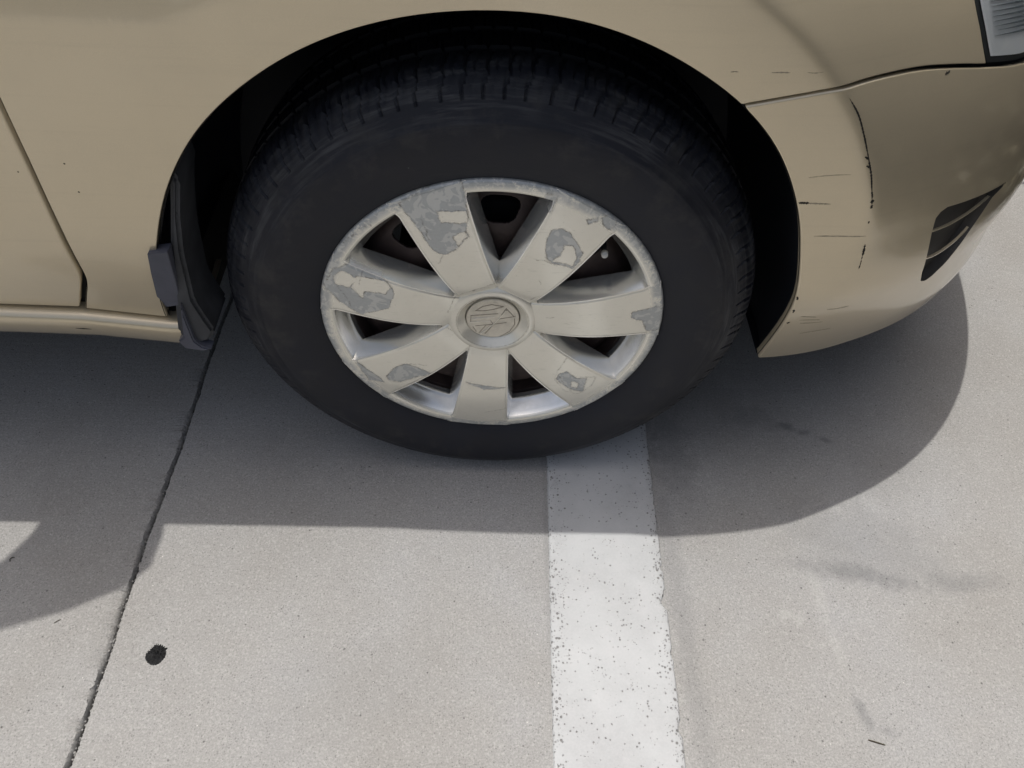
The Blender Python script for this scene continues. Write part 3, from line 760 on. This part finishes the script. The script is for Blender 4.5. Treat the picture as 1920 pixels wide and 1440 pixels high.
# ------------------------------------------------------------------ hubcap
PXS = 1.0
def wp(x, y, yy=-.008):
    """a point of the wheel face, measured in the close-up survey grid, to wheel-plane metres"""
    u, v = 560 + x / 2.66667, 300 + y / 2.66667
    d = np.array(CAM_R) * (u - 960) / 1445.7 - np.array(CAM_U) * (v - 720) / 1445.7 - np.array(CAM_B)
    c = np.array(CAM_POS); t = (yy - c[1]) / d[1]; p = c + t * d
    return (p[0], p[2] - WC)
CHIPS = [[(500,235),(600,350),(650,420),(700,460),(740,465),(800,430),(850,375),(838,352),(846,318),(835,180),(800,112),(700,128),(560,195)],
         [(1240,390),(1265,350),(1310,342),(1360,365),(1390,410),(1420,460),(1405,505),(1370,540),(1320,520),(1270,505),(1240,490),(1232,430)],
         [(1440,310),(1500,298),(1495,320),(1445,326)], [(1515,300),(1575,285),(1590,330),(1560,362),(1530,350)],
         [(120,640),(165,560),(250,528),(330,545),(400,575),(450,610),(475,640),(475,680),(450,735),(400,745),(320,770),(270,750),(200,710)],
         [(440,1080),(480,1030),(540,1010),(600,1030),(670,1065),(600,1075),(500,1110),(450,1100)], [(280,1010),(340,1050),(400,1085),(430,1115),(350,1110)],
         [(1300,1060),(1340,1050),(1390,1085),(1440,1090),(1420,1160),(1350,1140),(1290,1090)],
         [(1660,790),(1670,760),(1820,742),(1830,860),(1740,865),(1720,810)],
         [(835,1105),(900,1116),(1040,1135),(940,1140),(880,1125)], [(1215,250),(1240,180),(1300,195),(1260,270)]]
HOLES = [[(690,262),(838,258),(846,316),(712,312)], [(770,378),(830,352),(846,376),(800,424)], [(1330,420),(1375,425),(1390,480),(1370,525),(1290,500),(1265,495),(1310,470)],
         [(290,582),(435,600),(465,632),(430,662),(330,650),(322,690),(262,640)], [(170,590),(210,563),(260,578),(296,602),(250,640),(180,628)], [(1365,1100),(1400,1110),(1390,1140),(1360,1130)]]
LINES = [[(790,700),(890,662),(980,636)], [(745,780),(770,720),(785,710)], [(850,955),(900,945),(960,962)], [(1060,955),(1090,945),(1108,935)], [(740,862),(770,880),(820,928)], [(1390,672),(1394,715)],
         [(1340,988),(1290,1050),(1280,1090),(1330,1150),(1400,1172),(1460,1130),(1490,1085),(1400,1080)], [(1180,488),(1240,498),(1290,520)], [(700,510),(720,470)], [(1210,620),(1204,600)], [(1060,1240),(930,1262)],
         [(220,920),(240,880),(270,870)], [(1160,720),(1180,700),(1210,690)], [(1230,300),(1205,330),(1175,400)], [(880,230),(860,240)], [(200,440),(300,360),(360,340)], [(640,1020),(560,1010)], [(1240,800),(1280,790)], [(610,300),(640,350),(650,400)], [(190,640),(240,690),(260,730)], [(320,560),(300,620)], [(1300,1070),(1340,1130),(1370,1165)]]
CHIPW = [np.array([wp(*p) for p in c]) for c in CHIPS]; HOLEW = [np.array([wp(*p) for p in c]) for c in HOLES]; LINEW = [np.array([wp(*p) for p in c]) for c in LINES]
def wear(XZ, Y=None):
    XZ = np.array(XZ, float)
    wob = np.array([[mnoise.noise(Vector((x * 160, z * 160, 1))) * .0014 + mnoise.noise(Vector((x * 420, z * 420, 4))) * .0008 + mnoise.noise(Vector((x * 900, z * 900, 5))) * .0003, mnoise.noise(Vector((x * 160, z * 160, 9))) * .0014 + mnoise.noise(Vector((x * 420, z * 420, 14))) * .0008 + mnoise.noise(Vector((x * 900, z * 900, 15))) * .0003] for x, z in XZ])
    Q = XZ + wob
    sd = np.min([sdf_poly(Q, c) for c in CHIPW], 0); sh = np.min([sdf_poly(Q, c) for c in HOLEW], 0)
    d = np.maximum(sd, -sh)
    chip = np.clip(.5 - d / .0010, 0, 1)
    edge = np.clip(1.25 - np.abs(d) / .0008, 0, 1)
    for l in LINEW:
        for a, b in zip(l[:-1], l[1:]):
            e = b - a; t = np.clip(((Q - a) @ e) / max(e @ e, 1e-12), 0, 1)
            edge = np.maximum(edge, np.clip(1 - np.linalg.norm(Q - a - t[:, None] * e, axis=1) / .0009, 0, 1))
    r = np.hypot(*XZ.T)
    return chip, edge, r
def set_attr(me, **kw):
    for k, v in kw.items():
        a = me.attributes.new(k, 'FLOAT', 'POINT'); a.data.foreach_set('value', np.asarray(v, np.float32))
# ring with returned inner wall + hub centre
NR = 900
rprof = [(.012, .2008), (.0055, .2030), (.0015, .2034), (-.0012, .2026), (-.0026, .2008), (-.0032, .1985), (-.0033, .1960), (-.0033, .1930), (-.0032, .1905), (-.0026, .1890), (-.0012, .1878), (.0012, .1868), (.0060, .1840), (.0110, .1808), (.0160, .1780), (.0200, .1755), (.0215, .1740), (.030, .1735)]
V = [(r * math.cos(2 * math.pi * i / NR), y, r * math.sin(2 * math.pi * i / NR)) for i in range(NR) for y, r in rprof]
me = mesh_from('hub_cap', V, grid_faces(NR, len(rprof), wrap=True), True, 60)
ch, ed, r = wear([(v[0], v[2]) for v in V])
up = np.array([.55 + .45 * math.sin(math.atan2(v[2], v[0])) for v in V])
sc = np.clip((r - .1905) / .006, 0, 1) * (.75 + .25 * up) + np.clip((r - .1965) / .004, 0, 1) * .5
hubcap = add_obj('hub_cap', me, M_HUB, car); hubcap.location = WHEEL
yv = np.array([v[1] for v in V])
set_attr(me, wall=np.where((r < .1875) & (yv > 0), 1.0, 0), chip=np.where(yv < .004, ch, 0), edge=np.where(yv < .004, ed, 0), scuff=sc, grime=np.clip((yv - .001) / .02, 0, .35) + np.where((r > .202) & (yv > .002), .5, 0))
# spokes
def spoke_y(r): return float(cubic([.030, .046, .060, .085, .115, .150, .175, .190, .199], [.002, .001, -.0035, -.0085, -.0110, -.0095, -.0068, -.0046, -.0036])(r))
def spoke(k):
    ang = math.radians(8.6 + 51.4286 * k); ca, sa = math.cos(ang), math.sin(ang)
    rs = np.linspace(.040, .1985, 150)
    V = []; g = []
    nb = 58
    for r in rs:
        hw = .0240 + (r - .055) * .100
        hw = min(hw, r * math.tan(math.pi / 7) + .0004)
        if r > .178: hw += .0045 * sst((r - .178) / .014)
        y = spoke_y(r)
        cross_ = [(-hw - .0082, .0215, .26), (-hw - .0050, y + .0125, .08), (-hw - .0010, y + .0022, .04)]
        for q in np.linspace(-1, 1, nb):
            cross_.append((q * (hw - .0004), y + .0014 * q * q + .0010 * max(0, abs(q) - .93) / .07, 0.))
        cross_ += [(hw + .0010, y + .0022, .04), (hw + .0050, y + .0125, .08), (hw + .0082, .0215, .26)]
        for b, yy, gr in cross_:
            if r < .056: yy = min(yy, y + .004)
            V.append((r * ca - b * sa, yy, r * sa + b * ca)); g.append(gr)
    m = nb + 6
    me = mesh_from('spoke', V, grid_faces(150, m), True, 38)
    ch, ed, r = wear([(v[0], v[2]) for v in V])
    yv = np.array([v[1] for v in V])
    sc = np.clip((r - .188) / .006, 0, 1) * .9
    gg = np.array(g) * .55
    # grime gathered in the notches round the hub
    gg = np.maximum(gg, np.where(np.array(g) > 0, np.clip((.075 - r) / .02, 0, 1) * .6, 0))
    o = add_obj('spoke', me, M_HUB, hubcap)
    front = np.array(g) < .06
    set_attr(me, chip=np.where(front, ch, 0), edge=np.where(front, ed, 0), scuff=sc, grime=gg, wall=np.where(np.array(g) > .03, np.clip((r - .06) / .01, 0, 1), 0))
for k in range(7): spoke(k)
# hub centre: flat collar, dished ring, badge
cprof = [(.014, .0600), (.0030, .0545), (-.0008, .0500), (-.0020, .0460), (-.0021, .0442), (-.0012, .0432), (-.0016, .0424), (.0012, .0395), (.0040, .0365), (.0062, .0345), (.0070, .0330), (.0100, .0326)]
V = [(r * math.cos(2 * math.pi * i / 280), y, r * math.sin(2 * math.pi * i / 280)) for i in range(280) for y, r in cprof]
me = mesh_from('hub_collar', V, grid_faces(280, len(cprof), wrap=True), True, 35)
ch, ed, r = wear([(v[0], v[2]) for v in V])
hc = add_obj('hub_collar', me, M_HUB, hubcap)
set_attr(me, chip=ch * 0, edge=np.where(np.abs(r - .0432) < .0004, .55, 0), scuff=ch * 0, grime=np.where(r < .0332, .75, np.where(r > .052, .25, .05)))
eprof = [(.0085, .0322), (.0052, .0318), (.0046, .0308), (.0044, .0296), (.0048, .0285), (.0048, .016), (.0047, .001)]
V = [(r * math.cos(2 * math.pi * i / 120), y, r * math.sin(2 * math.pi * i / 120)) for i in range(120) for y, r in eprof]
emb = add_obj('emblem', mesh_from('emblem', V + [(0, .0047, 0)], grid_faces(120, len(eprof), wrap=True) + [(i * 7 + 6, ((i + 1) % 120) * 7 + 6, 840) for i in range(120)], True, 45), M_EMB, hubcap)
def ep(x, y):
    u, v = 820 + x / 9.6, 520 + y / 9.6
    return np.array(wp((u - 560) * 2.66667, (v - 300) * 2.66667, .0047))
def raised(name, polys, w, mat, top, base=.0049):
    """ridge lines of the badge: one mesh of thin walls"""
    V, F = [], []
    for pl_ in polys:
        p = np.array([ep(*q) for q in pl_])
        for a, b in zip(p[:-1], p[1:]):
            d = b - a; d /= np.linalg.norm(d); s = np.array([-d[1], d[0]]) * w / 2; a2, b2 = a - d * w * .4, b + d * w * .4; k = len(V)
            for yy, kk in ((base, 1.0), (top, .45)):
                for q, sg in ((a2, -1), (b2, -1), (b2, 1), (a2, 1)): V.append((q[0] + sg * s[0] * kk, yy, q[1] + sg * s[1] * kk))
            F += [(k + 4, k + 5, k + 6, k + 7), (k, k + 1, k + 5, k + 4), (k + 1, k + 2, k + 6, k + 5), (k + 2, k + 3, k + 7, k + 6), (k + 3, k, k + 4, k + 7)]
    return add_obj(name, mesh_from(name, V, F, False), mat, hubcap)
raised('emblem_groove', [[(690,600),(820,525),(980,492),(1190,530),(1000,580),(850,603),(690,600)], [(1090,655),(605,690),(600,795)], [(1240,565),(1110,740)], [(1240,565),(1370,700)], [(1120,750),(1400,705)], [(690,872),(960,850),(1240,815)],
        [(1390,750),(1390,850),(1300,970),(1130,1060)], [(750,995),(870,870)], [(860,1010),(1000,865)], [(640,890),(700,970)], [(960,785),(1015,855)]], .0011, M_GROOVE, .0043)
raised('emblem_ridge', [[(605,805),(780,797),(950,792)], [(1240,600),(1000,850),(780,1010)], [(620,745),(1020,715)]], .0019, M_RIDGE, .0036)

# ------------------------------------------------------------------ small things on the ground
def blob_mesh(name, cx, cy, rx, ry, h, seed, n=40, rings=8):
    V = [(cx, cy, h)]; F = []
    for j in range(1, rings + 1):
        for i in range(n):
            a = 2 * math.pi * i / n; k = j / rings
            w = 1 + .06 * fbm(math.cos(a) * 1.7 + seed, math.sin(a) * 1.7) + (.30 if math.sin(a) > .1 else .08) * fbm(math.cos(a) * 9 + seed, math.sin(a) * 9)
            z = h * (1 - k ** 3) + .0022 * fbm(math.cos(a) * k * 5 + seed, math.sin(a) * k * 5, 3) * (k < 1)
            V.append((cx + rx * k * w * math.cos(a), cy + ry * k * w * math.sin(a), max(z, .0002 if k < 1 else -.001)))
    F += [(0, 1 + i, 1 + (i + 1) % n) for i in range(n)]
    for j in range(rings - 1):
        for i in range(n):
            a = 1 + j * n + i; b = 1 + j * n + (i + 1) % n; F.append((a, a + n, b + n, b))
    return mesh_from(name, V, F, True, 60)
tar = add_obj('tar_plug', blob_mesh('tar_plug', -.4075, -.2915, .0122, .0130, .0012, 11, 90, 14), M_TAR)
tag(tar, 'small round black tar plug in the sunlit concrete', 'tar plug')
def rod(name, pts, r, mat, seg=7):
    V, F = [], []; pts = [Vector(p) for p in pts]
    for i, p in enumerate(pts):
        d = (pts[min(i + 1, len(pts) - 1)] - pts[max(i - 1, 0)]).normalized(); s = d.cross(Vector((0, 0, 1))).normalized(); t = s.cross(d)
        k = r * (.75 if i in (0, len(pts) - 1) else 1)
        for j in range(seg): V.append(p + (s * math.cos(2 * math.pi * j / seg) + t * math.sin(2 * math.pi * j / seg)) * k)
    F = grid_faces(len(pts), seg)
    F += [(i * seg + seg - 1, (i + 1) * seg + seg - 1, (i + 1) * seg, i * seg) for i in range(len(pts) - 1)]
    F += [tuple(range(seg))[::-1], tuple(range((len(pts) - 1) * seg, len(pts) * seg))]
    return add_obj(name, mesh_from(name, V, F, True, 50), mat)
tag(rod('twig', [(.4615, -.3865, .0012), (.467, -.3882, .0014), (.473, -.3900, .0013), (.4805, -.3922, .0011)], .0008, M_TWIG), 'tiny straight brown twig on the sunlit concrete at right', 'twig')
tag(rod('curled_stem', [(-.6335, -.1690, .0008), (-.6350, -.1655, .0012), (-.6325, -.1632, .0018), (-.6295, -.1635, .0015)], .0006, M_TWIG), 'tiny dark curled plant stem beside the mirror shadow at far left', 'plant stem')
tag(rod('dry_fibre', [(-.5450, -.2525, .0006), (-.5420, -.2500, .0008), (-.5385, -.2480, .0006)], .0005, M_TWIG), 'short dark fibre on lit concrete below the mirror shadow', 'fibre')

# ------------------------------------------------------------------ unseen hedges outside the frame, added so the paint reflects something darker
def mat_leaf():
    m = NT('added_hedge_leaf'); g = m.geo(); n = m.noise(9, 3, .6, g)
    return m.out(Base_Color=m.ramp(n, [(.3, (.085, .080, .048)), (.7, (.180, .160, .100))]), Roughness=.5)
M_LEAF = mat_leaf()
def added_hedge(x0, x1, y0, y1, h, n, size, label):
    r2 = random.Random(int((x0 + y0) * 10) + 99); V, F = [], []
    for k in range(n):
        # leaves sit near the clipped faces
        p = [r2.uniform(x0, x1), r2.uniform(y0, y1), r2.uniform(.03, h)]
        side = r2.randrange(5); dpt = abs(r2.gauss(0, .05))
        if side == 0: p[0] = x0 + dpt
        elif side == 1: p[0] = x1 - dpt
        elif side == 2: p[1] = y0 + dpt
        elif side == 3: p[1] = y1 - dpt
        else: p[2] = h - dpt
        bump = .06 * fbm(p[0] * 1.3, p[1] * 1.3, p[2] * 1.3); p[0] += bump; p[2] = max(.02, p[2] + bump)
        a = Vector((r2.gauss(0, 1), r2.gauss(0, 1), r2.gauss(0, 1))).normalized(); b = a.orthogonal().normalized()
        s_ = size * r2.uniform(.6, 1.3); c = Vector(p); k0 = len(V)
        V += [c - a * s_, c + b * s_ * .45, c + a * s_, c - b * s_ * .45]; F.append((k0, k0 + 1, k0 + 2, k0 + 3))
    o = add_obj('added_hedge', mesh_from('added_hedge', V, F, False), M_LEAF); tag(o, label, 'added_hedge', 'unseen hedges added for the paint to reflect')
    e = .10; Vc, Fc = bx(x0 + e, x1 - e, y0 + e, y1 - e, .0, h - e)
    add_obj('added_hedge_core', mesh_from('added_hedge_core', Vc, Fc, False), M_DARK, o)
added_hedge(1.20, 1.95, -2.6, 3.2, 1.5, 30000, .028, 'unseen dry hedging added ahead of the front bumper to darken paint reflections')
added_hedge(-7.0, 7.0, -8.4, -7.4, 1.9, 9000, .10, 'unseen long hedging added across the lot to darken paint reflections')
